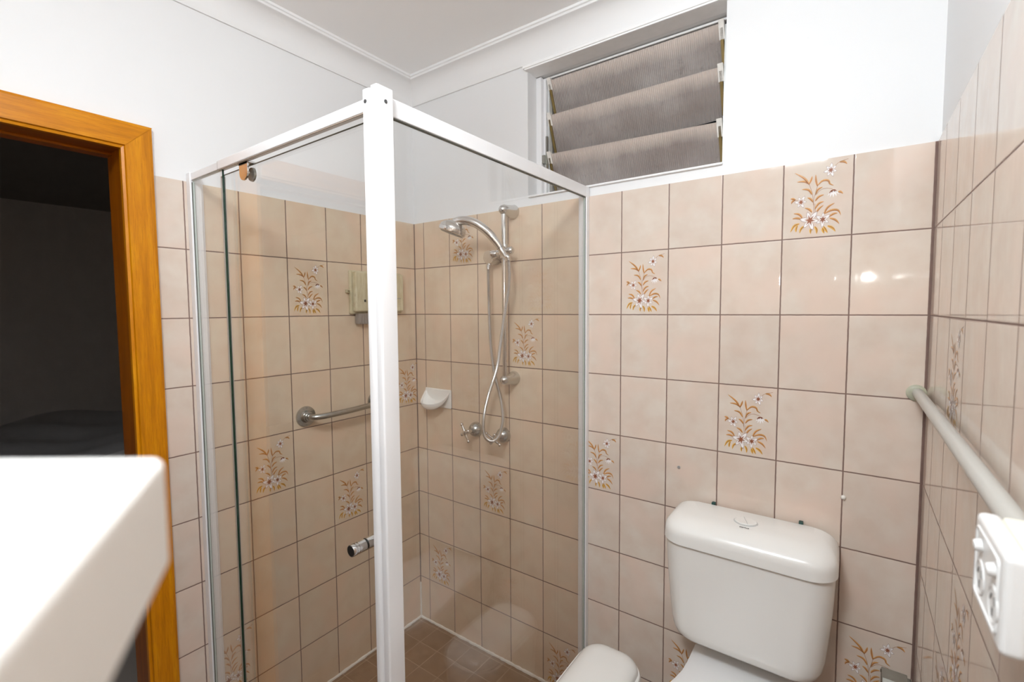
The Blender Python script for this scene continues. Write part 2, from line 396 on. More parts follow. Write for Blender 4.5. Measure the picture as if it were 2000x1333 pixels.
# ------------------------------------------------------------------ setting: walls
def wall(name, boxes, mats, motifs=()):
    mb = MB()
    for b in boxes: mb.box(*b[:6], mi=b[6])
    for P in motifs: motif(mb, P, 2)
    return struct(mb.build(name, list(mats)+FLM))
TT = 1.7955      # top of the tiling
WX0, WX1, WZ0, WZ1 = .600, 1.268, 1.832, 2.276
PB = .006
def mB(c, k):
    x0 = .0588+TW*c; z1 = 1.8-.2*k
    return lambda u, v, h: (x0+u*TW, -h, z1-.2+v*.2)
def mL(c, k):      # left wall: c counts joints from the corner, u grows towards the corner
    y0 = -(.2799+TW*c)
    return lambda u, v, h: (h, y0+u*TW, 1.6-.2*k+v*.2)
def mR(y0, k):     # right wall, u grows away from the corner
    return lambda u, v, h: (W-h, y0-u*.1495, 1.6-.2*k+v*.2)
wall('wall_back', [(-.1, W+.1, 0, .16, -.05, TT, 0), (-.1, WX0, PB, .16, TT, H+.1, 1), (WX1, W+.1, PB, .16, TT, H+.1, 1),
     (WX0, WX1, PB, .16, TT, WZ0, 1), (WX0, WX1, PB, .16, WZ1, H+.1, 1)], (tile_back, paint),
     [mB(1, 0), mB(3, 2), mB(6, 1), mB(9, 0), mB(8, 3), mB(5, 4), mB(2, 5), mB(0, 7), mB(4, 8), mB(7, 7), mB(10, 6)])
DY0, DY1, DZ = -1.86, -1.027, 1.849     # door opening
ins = .022
wall('wall_left', [(-.1, 0, DY1+ins, .16, -.05, TT, 0), (-.1, -PB, DY1+ins, .16, TT, H+.1, 1),
     (-.1, -PB, DY0-ins, DY1+ins, DZ+ins, H+.1, 1), (-.1, 0, REAR-.1, DY0-ins, -.05, TT, 0), (-.1, -PB, REAR-.1, DY0-ins, TT, H+.1, 1)],
     (tile_left, paint), [mL(2, 1), mL(3, 4), mL(1, 5), mL(-1, 3), mL(4, 7)])
wall('wall_right', [(W, W+.1, REAR-.1, .16, -.05, TT, 0), (W+PB, W+.1, REAR-.1, .16, TT, H+.1, 1)], (tile_right, paint),
     [mR(-.2740, 2), mR(-.2740, 5), mR(-.4235, 4), mR(-.8720, 5)])
wall('wall_rear', [(-.1, W+.1, REAR-.1, REAR, -.05, TT, 0), (-.1, W+.1, REAR-.1, REAR-PB, TT, H+.1, 1)], (tile_rear, paint), [])
mb = MB(); mb.box(-.1, W+.1, REAR-.1, .16, -.06, .004, 0); struct(mb.build('floor', tile_floor))
mb = MB(); mb.box(-.1, W+.1, REAR-.1, .16, H, H+.08, 0); struct(mb.build('ceiling', ceil_paint))

# cove cornice with a small bead at the ceiling
def cornice(name, p0, p1, inward, m0=1, m1=1):
    """runs along p0->p1 on a wall, inward = direction into the room; mitred ends"""
    prof = [(0, 2.296), (.006, 2.296), (.007, 2.300)]
    for k in range(9):
        a = math.radians(90*k/8); prof.append((.060-.052*math.cos(a), 2.302+.070*math.sin(a)))
    prof += [(.066, 2.374), (.068, 2.380), (.072, 2.382), (.072, H), (0, H)]
    mb = MB(); p0 = Vector(p0); p1 = Vector(p1); t = (p1-p0).normalized(); n = Vector(inward)
    mb.loft([[p0+n*o+t*o*m0+Vector((0, 0, z)) for o, z in prof], [p1+n*o-t*o*m1+Vector((0, 0, z)) for o, z in prof]], 0, True)
    return struct(mb.build(name, trim_paint))
e = .0005
cornice('trim_1', (-PB, PB-e, 0), (W+PB, PB-e, 0), (0, -1, 0))
cornice('trim_2', (-PB+e, PB, 0), (-PB+e, REAR, 0), (1, 0, 0))
cornice('trim_3', (W+PB-e, PB, 0), (W+PB-e, REAR, 0), (-1, 0, 0))
cornice('trim_4', (-PB, REAR-PB+e, 0), (W+PB, REAR-PB+e, 0), (0, 1, 0))

# silicone bead around the shower floor and up the corner
mb = MB()
def bead(a, b, r=.0065):
    pts = []; a = Vector(a); b = Vector(b); n = max(8, int((b-a).length/.012))
    rad = []
    for i in range(n+1): pts.append(a.lerp(b, i/n)+Vector((random.uniform(-1, 1), random.uniform(-1, 1), random.uniform(-1, 1)))*.0007); rad.append(r*random.uniform(.85, 1.25))
    mb.tube(pts, rad, 8)
bead((0, 0, .006), (.83, 0, .006)); bead((0, 0, .006), (0, -.86, .006)); bead((0, 0, .0), (0, 0, .17), .005)
struct(mb.build('trim_5', silicone))

# ------------------------------------------------------------------ room beyond the door
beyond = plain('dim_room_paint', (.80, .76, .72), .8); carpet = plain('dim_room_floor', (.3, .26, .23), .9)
blanket = plain('grey_blanket', (.62, .61, .61), .9, var=.15)
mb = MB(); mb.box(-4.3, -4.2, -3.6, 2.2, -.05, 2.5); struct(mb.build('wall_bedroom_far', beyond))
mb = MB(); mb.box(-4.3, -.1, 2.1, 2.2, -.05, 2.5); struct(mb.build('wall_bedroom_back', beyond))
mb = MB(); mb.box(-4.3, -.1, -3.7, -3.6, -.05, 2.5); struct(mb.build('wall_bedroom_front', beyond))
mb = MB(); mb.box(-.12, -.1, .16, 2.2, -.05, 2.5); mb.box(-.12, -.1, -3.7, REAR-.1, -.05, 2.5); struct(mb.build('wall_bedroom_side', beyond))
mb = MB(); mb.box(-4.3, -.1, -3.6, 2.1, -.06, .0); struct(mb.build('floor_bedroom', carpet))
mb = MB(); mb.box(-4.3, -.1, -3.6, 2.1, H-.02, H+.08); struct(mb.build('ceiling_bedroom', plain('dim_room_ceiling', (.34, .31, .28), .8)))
nl = empty('bedroom_fill_lamp', (-2.6, 1.7, 0), 'unseen lamp added round the corner to brighten the dark bedroom', 'lamp')  # out of view, added only to lift the bedroom's brightness
mb = MB(); mb.lathe([(0, .10), (.02, .10), (.03, .02), (.9, .015), (.9, 0)], (-2.6, 1.7, .0), (0, 0, 1), 20); mb.build('fill_lamp_stand', rub, nl)
mb = MB(); mb.lathe([(.88, .10), (1.10, .07), (1.10, 0)], (-2.6, 1.7, 0), (0, 0, 1), 24); mb.build('fill_lamp_shade', emit('fill_shade', (1, .93, .85), 1.5), nl)
bed = empty('bed', (-3.1, -.6, 0), 'bed under a rumpled grey blanket in the dark room beyond the doorway', 'bed')
mb = MB(); mb.box(-4.15, -2.1, -1.5, .5, .0, .28); mb.build('bed_base', plain('bed_base_fabric', (.1, .09, .08), .9), bed, .02)
mb = MB(); nx, ny = 30, 30
def hgt(i, j):
    x = i/nx; y = j/ny; e_ = min(x, 1-x, y, 1-y)
    return .50-.2*max(0, .06-e_)/.06+.045*math.sin(7*x+9*y)*math.sin(5*y+2)+.02*math.sin(23*x-11*y)
vs = [(-4.18+2.15*i/nx, -1.55+2.1*j/ny, hgt(i, j)) for i in range(nx+1) for j in range(ny+1)]
vs2 = [(x, y, .27) for x, y, z in vs]
fs = [(i*(ny+1)+j, (i+1)*(ny+1)+j, (i+1)*(ny+1)+j+1, i*(ny+1)+j+1) for i in range(nx) for j in range(ny)]
n0 = len(vs)
rim = [i*(ny+1) for i in range(nx+1)]+[nx*(ny+1)+j for j in range(1, ny+1)]+[i*(ny+1)+ny for i in range(nx-1, -1, -1)]+[j for j in range(ny-1, 0, -1)]
mb.add(vs+vs2, fs+[tuple(k+n0 for k in f)[::-1] for f in fs]+[(rim[i], rim[(i+1) % len(rim)], rim[(i+1) % len(rim)]+n0, rim[i]+n0) for i in range(len(rim))], 0, True)
mb.build('blanket', blanket, bed)

# ------------------------------------------------------------------ door frame
door = empty('door_1', (0, DY1, 0), 'orange-brown varnished timber door frame at the left', 'door frame'); door['kind'] = 'structure'
AX = .018
def arch(y_in, y_out, zin, zout, name):
    mb = MB()
    poly = [(-.0, 0), (AX-.003, 0), (AX, .003)]
    # upright: mitred at the top; faces drawn as a loft of two profiles
    s_ = 1 if y_out > y_in else -1
    w = abs(y_out-y_in)
    prof = [(-.004, 0), (AX-.008, 0), (AX-.006, .006), (AX, .008), (AX, w-.008), (AX-.003, w-.002), (AX-.008, w), (-.004, w)]
    mb.loft([[(x, y_in+s_*o, 0.004) for x, o in prof], [(x, y_in+s_*o, zin+o) for x, o in prof]], 0, False)
    return mb.build(name, wood_v, door)
arch(DY1, -.957, DZ, 1.92, 'architrave'); arch(DY0, DY0-.07, DZ, 1.92, 'architrave')
mb = MB(); w = .071
prof = [(-.004, 0), (AX-.008, 0), (AX-.006, .006), (AX, .008), (AX, w-.008), (AX-.003, w-.002), (AX-.008, w), (-.004, w)]
mb.loft([[(x, DY1+o+.0008, DZ+o) for x, o in prof], [(x, DY0-o-.0008, DZ+o) for x, o in prof]], 0, False)
mb.build('architrave_head', wood_h, door)
def jamb(name, boxes, m):
    mb = MB()
    for b in boxes: mb.box(*b)
    return mb.build(name, m, door, .001, 1)
jamb('jamb', [(-.125, .004, DY1+.006, DY1+ins, 0.004, DZ+ins), (.004, .007, DY1+.002, DY1+ins, .004, DZ+ins)], wood_vj)
jamb('jamb', [(-.125, .004, DY0-ins, DY0-.006, 0.004, DZ+ins)], wood_vj)
jamb('jamb_head', [(-.125, .004, DY0-.006, DY1+.006, DZ+.006, DZ+ins), (-.125, -.085, DY0-.006, DY1+.006, DZ-.001, DZ+.006)], wood_hj)

# ------------------------------------------------------------------ window
win = empty('window_1', (.93, .08, WZ0), 'small high louvre window with dirty reeded glass blades', 'window'); win['kind'] = 'structure'
mb = MB()
mb.box(WX0, WX1, .062, .16, WZ0, WZ0+.010)            # sill
mb.box(WX0, WX0+.022, .062, .150, WZ0+.010, WZ1-.004); mb.box(WX0+.022, WX0+.032, .078, .150, WZ0+.010, WZ1-.006)
mb.box(WX1-.012, WX1, .062, .150, WZ0+.010, WZ1-.004)
mb.box(WX0, WX1, .080, .150, WZ1-.011, WZ1-.004)
mb.build('window_frame', frame_white, win, .002)
mb = MB(); mb.box(WX0-.004, WX1+.012, -.010, .062, WZ1-.002, WZ1+.008); mb.box(WX0-.01, WX1+.016, -.014, .006, WZ1+.003, WZ1+.013)
tp = plain('grey_painted_lintel', (.90, .90, .90), .5, var=.05, vs=40)
mb.build('head_lining', tp, win, .0015)
mb = MB(); mb.box(WX0+.003, WX1-.003, -.002, .060, WZ0-.006, WZ0+.0008); mb.build('window_sill', trim_paint, win, .002)
BX0, BX1 = WX0+.046, WX1-.030
for k, (zl, zr, zb, zbr) in enumerate(((2.258, 2.258, 2.118, 2.118), (2.133, 2.133, 1.978, 2.003), (1.993, 1.974, 1.845, 1.838))):
    y0, y1 = .078, .140; dy = .006; nseg = 12
    me_v, me_f = [], []
    for side in (0, 1):
        for a in range(nseg+1):
            for c in range(nseg+1):
                fx, fz = a/nseg, c/nseg; zt_ = zl+(zr-zl)*fx; zb_ = zb+(zbr-zb)*fx
                me_v.append((BX0+(BX1-BX0)*fx, y1+(y0-y1)*fz+side*dy, zb_+(zt_-zb_)*fz+side*.002))
    q = (nseg+1)**2; idx = lambda a, c, sd: sd*q+a*(nseg+1)+c
    mb = MB()
    for sd in (0, 1):
        for a in range(nseg):
            for c in range(nseg): me_f.append((idx(a, c, sd), idx(a+1, c, sd), idx(a+1, c+1, sd), idx(a, c+1, sd)))
    mb.add(me_v, me_f, 0)
    ef = []
    for t_ in range(nseg):
        ef += [(idx(t_, nseg, 0), idx(t_+1, nseg, 0), idx(t_+1, nseg, 1), idx(t_, nseg, 1)), (idx(t_, 0, 0), idx(t_, 0, 1), idx(t_+1, 0, 1), idx(t_+1, 0, 0)),
               (idx(0, t_, 0), idx(0, t_+1, 0), idx(0, t_+1, 1), idx(0, t_, 1)), (idx(nseg, t_, 0), idx(nseg, t_, 1), idx(nseg, t_+1, 1), idx(nseg, t_+1, 0))]
    for f in ef: mb.f.append(list(f)); mb.m.append(1); mb.s.append(False)
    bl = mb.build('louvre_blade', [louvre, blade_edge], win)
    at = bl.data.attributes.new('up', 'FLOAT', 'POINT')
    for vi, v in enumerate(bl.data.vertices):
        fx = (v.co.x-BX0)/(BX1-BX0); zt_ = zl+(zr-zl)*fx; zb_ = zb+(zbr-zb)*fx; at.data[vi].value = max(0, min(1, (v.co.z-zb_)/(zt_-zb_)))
    for x, zt, s_, zq in ((BX0, zl, -1, zb), (BX1, zr, 1, zbr)):
        t0 = Vector((0, y0-.006, zt+.004)); t1 = Vector((0, y1-.010, zq+.010))
        def strip(a, b, wdt, thick, m, nm, dx=0):
            p = t0.lerp(t1, a); q = t0.lerp(t1, b); mb = MB()
            xa = x+dx; mb.add([(xa-wdt/2, p.y, p.z), (xa+wdt/2, p.y, p.z), (xa+wdt/2, q.y, q.z), (xa-wdt/2, q.y, q.z),
                    (xa-wdt/2, p.y+thick, p.z), (xa+wdt/2, p.y+thick, p.z), (xa+wdt/2, q.y+thick, q.z), (xa-wdt/2, q.y+thick, q.z)],
                   [(0, 1, 2, 3), (4, 7, 6, 5), (0, 4, 5, 1), (1, 5, 6, 2), (2, 6, 7, 3), (3, 7, 4, 0)])
            mb.build(nm, m, bl, .0008, 1)
        strip(.12, 1.02, .009, .012, brass, 'blade_clip')
        strip(-.03, .34 if s_ > 0 else .26, .016, .0135, flaky, 'clip_end', dx=0)
mb = MB()
mb.box(WX0+.034, WX0+.040, .090, .112, WZ0+.012, WZ1-.020); mb.box(WX1-.022, WX1-.016, .088, .112, WZ0+.012, WZ1-.020)
mb.build('louvre_channel', alu, win)
mb = MB(); mb.box(WX0+.022, WX0+.034, .066, .076, 1.96, 1.99); mb.tube([(WX0+.026, .068, 1.975), (WX0+.034, .082, 1.90)], .0022, 8); mb.box(WX0+.032, WX0+.038, .076, .086, 1.90, 2.06)
mb.build('opening_lever', metal_grey, win)

# ------------------------------------------------------------------ shower screen
scr = empty('shower_screen', (.845, -.865, 0.004), 'white framed corner shower screen with clear glass panels', 'shower screen')
HT, HB = 1.832, 1.807
mb = MB()
# corner post: two interlocking channels with a rounded outer nose
p1 = rrect(.826, .847, -.885, -.845, (.003, .012, .001, .001), 5)
p2 = rrect(.847, .864, -.882, -.843, (.001, .004, .003, .001), 4)
mb.loft([[(x, y, .004) for x, y in p1], [(x, y, HT-.004) for x, y in p1], [(.8365+(x-.8365)*.8, -.865+(y+.865)*.8, HT-.001) for x, y in p1]], 0, True)
mb.loft([[(x, y, .004) for x, y in p2], [(x, y, HT+.000) for x, y in p2]], 0, True)
mb.build('corner_post', frame_white, scr, .0008, 1)
for loc, ax in (((.8645, -.862, 1.806), (1, 0, 0)), ((.8350, -.8855, 1.806), (0, -1, 0))):
    mb = MB(); mb.lathe([(-.001, .0036), (.0006, .0036), (.0012, .002), (.0005, .0012), (.0004, 0)], loc, ax, 16); mb.build('screw', screw_m, scr)
mb = MB(); mb.box(.198, .828, -.875, -.858, 1.7945, 1.8180); mb.build('header_rail', frame_white, scr, .002)
mb = MB(); mb.box(.1952, .1978, -.8735, -.860, 1.7955, 1.8172); mb.build('joint_gap', plain('brown_gap', (.10, .06, .04), .6), scr)
mb = MB(); mb.box(.006, .1950, -.8725, -.858, 1.7962, 1.8162); mb.build('header_sleeve', frame_white, scr, .0015)
mb = MB(); mb.box(.838, .850, -.844, -.006, 1.7905, 1.8255); mb.build('header_rail', frame_white, scr, .002)
mb = MB(); mb.box(.0, .024, -.876, -.846, .004, 1.8185); mb.box(.0, .010, -.846, -.836, .004, 1.812); mb.build('wall_channel', frame_white, scr, .0015)
mb = MB(); mb.box(.823, .8505, -.020, .0, .004, 1.8255); mb.box(.816, .823, -.012, .0, .004, 1.82); mb.build('wall_channel', frame_white, scr, .0015)
seal = plain('dark_seal', (.10, .105, .09), .5)
mb = MB(); mb.box(.8405, .8480, -.840, -.022, 1.7885, 1.7903); mb.build('glazing_seal', seal, scr)
mb = MB(); mb.box(.200, .826, -.8735, -.8715, 1.7925, 1.7945); mb.build('glazing_seal', plain('brown_seal', (.33, .27, .22), .5), scr)
mb = MB(); mb.box(.8395, .8465, -.0235, -.0202, .04, 1.788); mb.build('glazing_seal', seal, scr)
mb = MB(); mb.box(.0242, .0275, -.8715, -.8640, .04, 1.790); mb.build('glazing_seal', seal, scr)
mb = MB(); mb.box(.024, .828, -.876, -.842, .004, .04); mb.build('bottom_rail', frame_white, scr, .002)
mb = MB(); mb.box(.822, .856, -.844, -.022, .004, .04); mb.build('bottom_rail', frame_white, scr, .002)
def pane(name, x0, x1, y0, y1, z0, z1, edges, parent):
    """glass slab: large faces glass, edge faces dark or pale green"""
    mb = MB(); v = [(x, y, z) for z in (z0, z1) for y in (y0, y1) for x in (x0, x1)]
    thin_y = (y1-y0) < (x1-x0)
    F = {'b': (0, 2, 3, 1), 't': (4, 5, 7, 6), 'y0': (0, 1, 5, 4), 'y1': (2, 6, 7, 3), 'x0': (0, 4, 6, 2), 'x1': (1, 3, 7, 5)}
    for k, f in F.items():
        big = k in (('y0', 'y1') if thin_y else ('x0', 'x1'))
        mb.add(v, [f], 0 if big else edges.get(k, 2))
    return mb.build(name, [glass, glass_edge, glass_edge2], parent)
pane('fixed_panel', .0277, .2135, -.870, -.865, .041, 1.7940, {'x1': 1}, scr)
pane('side_panel', .8403, .8460, -.842, -.0238, .041, 1.7884, {'t': 1, 'b': 1}, scr)
drp = pane('door_panel', .178, .822, -.8535, -.8480, .045, 1.7885, {'t': 1, 'x0': 2}, scr)
mb = MB(); mb.box(.170, .178, -.855, -.8465, .045, 1.786); mb.build('door_seal', plain('clear_seal', (.50, .52, .50), .35), drp)
# roller hanger
mb = MB(); tg = [(.2990, 1.7945)]
for k in range(11): a = math.radians(180+180*k/10); tg.append((.3205+.0215*math.cos(a), 1.7700+.0205*math.sin(a)))
tg.append((.3420, 1.7945)); mb.prism(tg, 'y', -.866, -.8615)
mb.box(.296, .346, -.866, -.846, 1.7895, 1.7942)
mb.cyl((.3205, -.8615, 1.770), (.3205, -.8535, 1.770), .0075, n=20)
mb.build('door_roller', chrome, drp, .0006, 1)
mb = MB(); mb.lathe([(0, 0), (0, .0165), (.003, .0175), (.006, .0175), (.007, 0)], (.3215, -.8480, 1.768), (0, 1, 0), 26); mb.build('roller_wheel', metal_grey, drp)
mb = MB(); mb.lathe([(0, .0068), (0, .0114), (.001, .0118), (.006, .0118), (.0065, .0108), (.0085, .0108), (.009, .0118), (.012, .0118), (.0125, .0108), (.0145, .0108), (.015, .0118), (.031, .0118), (.0315, .0098), (.035, .0098), (.0355, .0118), (.0605, .0118), (.062, .009)], (.7965, -.916, .9505), (0, 1, 0), 32)
kn = mb.build('door_knob', chrome, drp)
mb = MB(); mb.lathe([(-.0004, 0), (-.0004, .0102), (.0012, .0106), (.0014, 0)], (.7965, -.916, .9505), (0, 1, 0), 32); mb.build('knob_end', rub, kn)
mb = MB(); mb.lathe([(0, 0), (0, .0104), (.003, .0104), (.003, 0)], (.7965, -.8842, .9505), (0, 1, 0), 32); mb.build('knob_ring', rub, kn)

# ------------------------------------------------------------------ shower rail, hand shower, hose
RX, RY, RT, RBm = .5375, -.060, 1.781, 1.158
rail = empty('shower_rail', (RX, 0, RBm), 'vertical chrome slide rail on two round brackets inside the shower', 'shower rail')
mb = MB(); mb.cyl((RX, RY, RBm), (RX, RY, RT), .0092, n=20); mb.build('pole', chrome, rail)
for z in (RT, RBm):
    mb = MB(); mb.lathe([(0, .0265), (.003, .0270), (.012, .0250), (.040, .0205), (.050, .0195), (.062, .0190), (.072, .0150), (.079, .009), (.082, 0)], (RX, 0, z), (0, -1, 0), 28); mb.build('bracket', satin2, rail)
SZ = 1.630
mb = MB(); mb.cyl((RX, RY, SZ-.024), (RX, RY, SZ+.026), .0165, n=24)
mb.cyl((RX-.045, RY-.004, SZ-.006), (RX+.034, RY-.004, SZ+.002), .0125, n=20)
mb.lathe([(0, 0), (.003, .012), (.010, .0145), (.016, .010), (.018, 0)], (RX+.026, RY-.004, SZ+.002), (1, 0, 0), 20)
mb.lathe([(0, 0), (.002, .013), (.012, .0165), (.022, .0150), (.024, 0)], (RX-.028, RY-.006, SZ-.006), (-1, -.2, -.1), 22)
mb.cyl((RX+.004, RY, SZ), (RX+.010, RY-.030, SZ+.006), .0145, n=20)
mb.build('slider', chrome, rail)

hs = empty('hand_shower', (.39, -.165, 1.70), 'chrome hand shower with a domed head held in the slider', 'hand shower')
path = smooth_path([(.5690, -.092, 1.606), (.5560, -.096, 1.626), (.5430, -.104, 1.652), (.5180, -.124, 1.690), (.4890, -.142, 1.718), (.4560, -.156, 1.7350), (.4250, -.165, 1.7390), (.3980, -.171, 1.7330)], 6)
n = len(path); mb = MB()
mb.tube(path, [.0090+.0050*min(1, i/(n*.35))+(.003*(i/n)) for i in range(n)], 18); mb.build('handle', chrome, hs)
mb = MB(); a = path[9]; b = path[10]; mb.cyl(a, b, .0127, n=20); mb.build('handle_ring', rub, hs)
ax = Vector((.30, .18, .93)).normalized(); hc = Vector((.384, -.174, 1.6975))
mb = MB(); mb.lathe([(0, .044), (.002, .0485), (.010, .0500), (.016, .0495)], hc, ax, 36); mb.build('head_ring', chrome, hs)
mb = MB(); mb.lathe([(.0168, .0480), (.024, .0470), (.033, .040), (.041, .027), (.045, .012), (.046, 0)], hc, ax, 36); mb.build('shower_head', satin2, hs)
face_m, nt, bs = mat('spray_face'); co = objco(nt)
vo = nt.nodes.new('ShaderNodeTexVoronoi'); vo.inputs['Scale'].default_value = 140; L(nt, co, vo.inputs['Vector'])
L(nt, ramp(nt, vo.outputs['Distance'], [(.2, (.05, .06, .05)), (.5, (.30, .29, .27))]), bs.inputs['Base Color']); bs.inputs['Roughness'].default_value = .35; bs.inputs['Metallic'].default_value = .4
mb = MB(); mb.lathe([(-.003, 0), (-.003, .022), (-.001, .033), (-.002, .040), (.001, .0435), (.002, 0)], hc, ax, 36); mb.build('spray_face', face_m, hs)

mb = MB()
A = [(.4550, -.046, 1.5860), (.4600, -.056, 1.560), (.4646, -.060, 1.467), (.4681, -.060, 1.352), (.4768, -.062, 1.255), (.4977, -.066, 1.160), (.5235, -.068, 1.085), (.5347, -.072, 1.009), (.5290, -.090, .952),
     (.5060, -.100, .9310), (.474, -.098, .938), (.4540, -.088, .964), (.4520, -.080, 1.021), (.4761, -.081, 1.102), (.5184, -.085, 1.202), (.5383, -.086, 1.298), (.5555, -.086, 1.391), (.5747, -.086, 1.483), (.5800, -.086, 1.545), (.5760, -.088, 1.602), (.5690, -.092, 1.608)]
cen = smooth_path(A, 10)
# resample finely and ripple the radius for the metal coil
ln = [0]
for a_, b_ in zip(cen, cen[1:]): ln.append(ln[-1]+(b_-a_).length)
tot = ln[-1]; step = .00175; pts = []; rad = []; j = 0; k = 0; s_ = 0
while s_ < tot:
    while ln[j+1] < s_: j += 1
    t = (s_-ln[j])/(ln[j+1]-ln[j]); pts.append(cen[j].lerp(cen[j+1], t)); rad.append(.0072 if k % 2 else .0061); s_ += step; k += 1
for i in range(12): rad[i] = .0085 if i < 8 else .0075; rad[-1-i] = .0085 if i < 8 else .0075
mb.tube(pts, rad, 10); tag(mb.build('shower_hose', chrome), 'looping chrome flexible hose from the wall outlet to the hand shower', 'hose')

mb = MB(); mb.lathe([(0, .0262), (.004, .0268), (.044, .0268), (.050, .0250), (.0505, 0)], (.4550, 0, 1.6165), (0, -1, 0), 32)
mb.cyl((.4550, -.040, 1.600), (.4550, -.044, 1.584), .0085, n=18)
tag(mb.build('wall_outlet', satin2), 'round brushed water outlet on the shower wall, left of the rail', 'water outlet')

def tap(x, z, ang, label):
    t = empty('shower_tap', (x, 0, z), label, 'tap', 'shower taps')
    mb = MB(); mb.lathe([(0, .0300), (.003, .0305), (.014, .0290), (.026, .0225), (.034, .013), (.036, 0)], (x, 0, z), (0, -1, 0), 30); mb.build('flange', satin, t)
    mb = MB(); mb.lathe([(.026, .0095), (.040, .0080), (.060, .0088), (.066, .0105), (.080, .0095), (.084, 0)], (x, 0, z), (0, -1, 0), 22); mb.build('spindle', chrome, t)
    mb = MB()
    for q in (0, 90):
        a = math.radians(ang+q); d = Vector((math.cos(a), 0, math.sin(a))); c = Vector((x, -.073, z)); h_ = .036 if q == 0 else .019
        mb.tube([c-d*h_, c-d*.010, c+d*.010, c+d*h_], [.0042, .0062, .0062, .0042], 12); mb.sphere(c-d*h_, .0068, 12); mb.sphere(c+d*h_, .0068, 12)
    mb.build('cross_handle', chrome, t)
tap(.348, .933, -62, 'left shower tap with a chrome cross handle, below the soap dish')
tap(.487, .930, -28, 'right shower tap behind the bottom loop of the hose')

# soap dish
sd = empty('soap_dish', (.134, 0, 1.0), 'white ceramic soap dish set in the shower wall tiles', 'soap dish')
mb = MB(); mb.box(.0595, .2095, -.008, 0.002, .999, 1.0795); mb.build('back_plate', ceramic, sd, .004, 3)
mb = MB(); out_, inn = [], []
NR, NT = 8, 24; xc, a_, b_ = .134, .072, .078
def dish(r, th, t):
    ar, br, dh = a_-t, b_-t, .046-t
    x = xc+ar*r*math.cos(th); o = br*r*math.sin(th)
    tt = r*math.sin(th); return (x, -.004-o, 1.0745-.050*(1-(1-min(1, max(0, tt)))**1.9)-dh*math.sqrt(max(0, 1-r*r)))
lo = [[dish(math.sin(math.pi/2*k/NR), math.pi*j/NT, 0) for j in range(NT+1)] for k in range(NR+1)]
li = [[dish(math.sin(math.pi/2*k/NR), math.pi*j/NT, .0055) for j in range(NT+1)] for k in range(NR+1)]
mb.loft(lo+li[::-1], 0, True, False, False, close=False); mb.build('bowl', ceramic, sd)

# cream box on the left shower wall
cream, nt, bs = mat('cream_stained_plastic'); co = objco(nt)
mp = nt.nodes.new('ShaderNodeMapping'); L(nt, co, mp.inputs[0]); mp.inputs['Rotation'].default_value = (.5, 0, 0); mp.inputs['Scale'].default_value = (8, 30, 6)
ns = noise(nt, mp.outputs[0], 2, 3, .6)
L(nt, ramp(nt, ns, [(.4, (.55, .47, .30)), (.6, (.66, .60, .42)), (.72, (.45, .34, .22))]), bs.inputs['Base Color']); bs.inputs['Roughness'].default_value = .25
dp = empty('shower_dispenser', (0, -.22, 1.405), 'stained cream plastic box on the left shower wall, behind the corner post', 'dispenser box')
mb = MB(); mb.box(.0, .014, -.343, -.093, 1.406, 1.573); mb.build('back_plate', cream, dp, .003)
mb = MB(); mb.box(.014, .038, -.336, -.100, 1.414, 1.568); mb.build('cover', cream, dp, .006, 3)
mb = MB(); mb.box(.0375, .0388, -.300, -.292, 1.452, 1.461); mb.build('indicator', dark, dp)
mb = MB(); mb.box(.0375, .0386, -.272, -.17, 1.4655, 1.4690); mb.box(.0375, .0386, -.135, -.118, 1.4655, 1.4690); mb.build('ribbed_mark', metal_grey, dp)
mb = MB(); mb.box(.0, .012, -.358, -.342, 1.486, 1.500); mb.build('fixing_lug', cream, dp, .003); mb = MB(); mb.cyl((.012, -.350, 1.493), (.0135, -.350, 1.493), .0022, n=10); mb.build('screw', dark, dp)
mb = MB(); mb.box(.004, .028, -.318, -.262, 1.366, 1.407)
for k in range(5): mb.box(.028, .031, -.314+.0115*k, -.308+.0115*k, 1.370, 1.407)
mb.build('spout', plain('grey_plastic', (.36, .31, .27), .4), dp, .003)

# bent grab bar on the left shower wall
gb = empty('grab_rail', (0, -.535, 1.043), 'short bent chrome grab rail with screwed flanges inside the shower', 'grab rail')
for y, z in ((-.535, 1.043), (-.232, 1.050)):
    mb = MB(); mb.lathe([(0, .0360), (.003, .0365), (.0065, .0355), (.008, .022), (.014, .0190), (.016, .0185), (.020, .0185), (.021, .0155), (.030, .0150)], (0, y, z), (1, 0, 0), 32); fl = mb.build('flange', satin, gb)
    for dz in (.027, -.027):
        mb = MB(); mb.cyl((.0060, y, z+dz), (.0072, y, z+dz), .0038, n=12); mb.build('screw_hole', dark, fl)
mb = MB(); pts = smooth_path([(.012, -.535, 1.043), (.034, -.533, 1.043), (.050, -.520, 1.043), (.0575, -.495, 1.0435), (.059, -.45, 1.044), (.060, -.38, 1.0455), (.059, -.315, 1.048), (.055, -.270, 1.049), (.045, -.243, 1.050), (.030, -.233, 1.050), (.012, -.232, 1.050)], 6)
mb.tube(pts, .0108, 18); mb.build('bar', satin, gb)

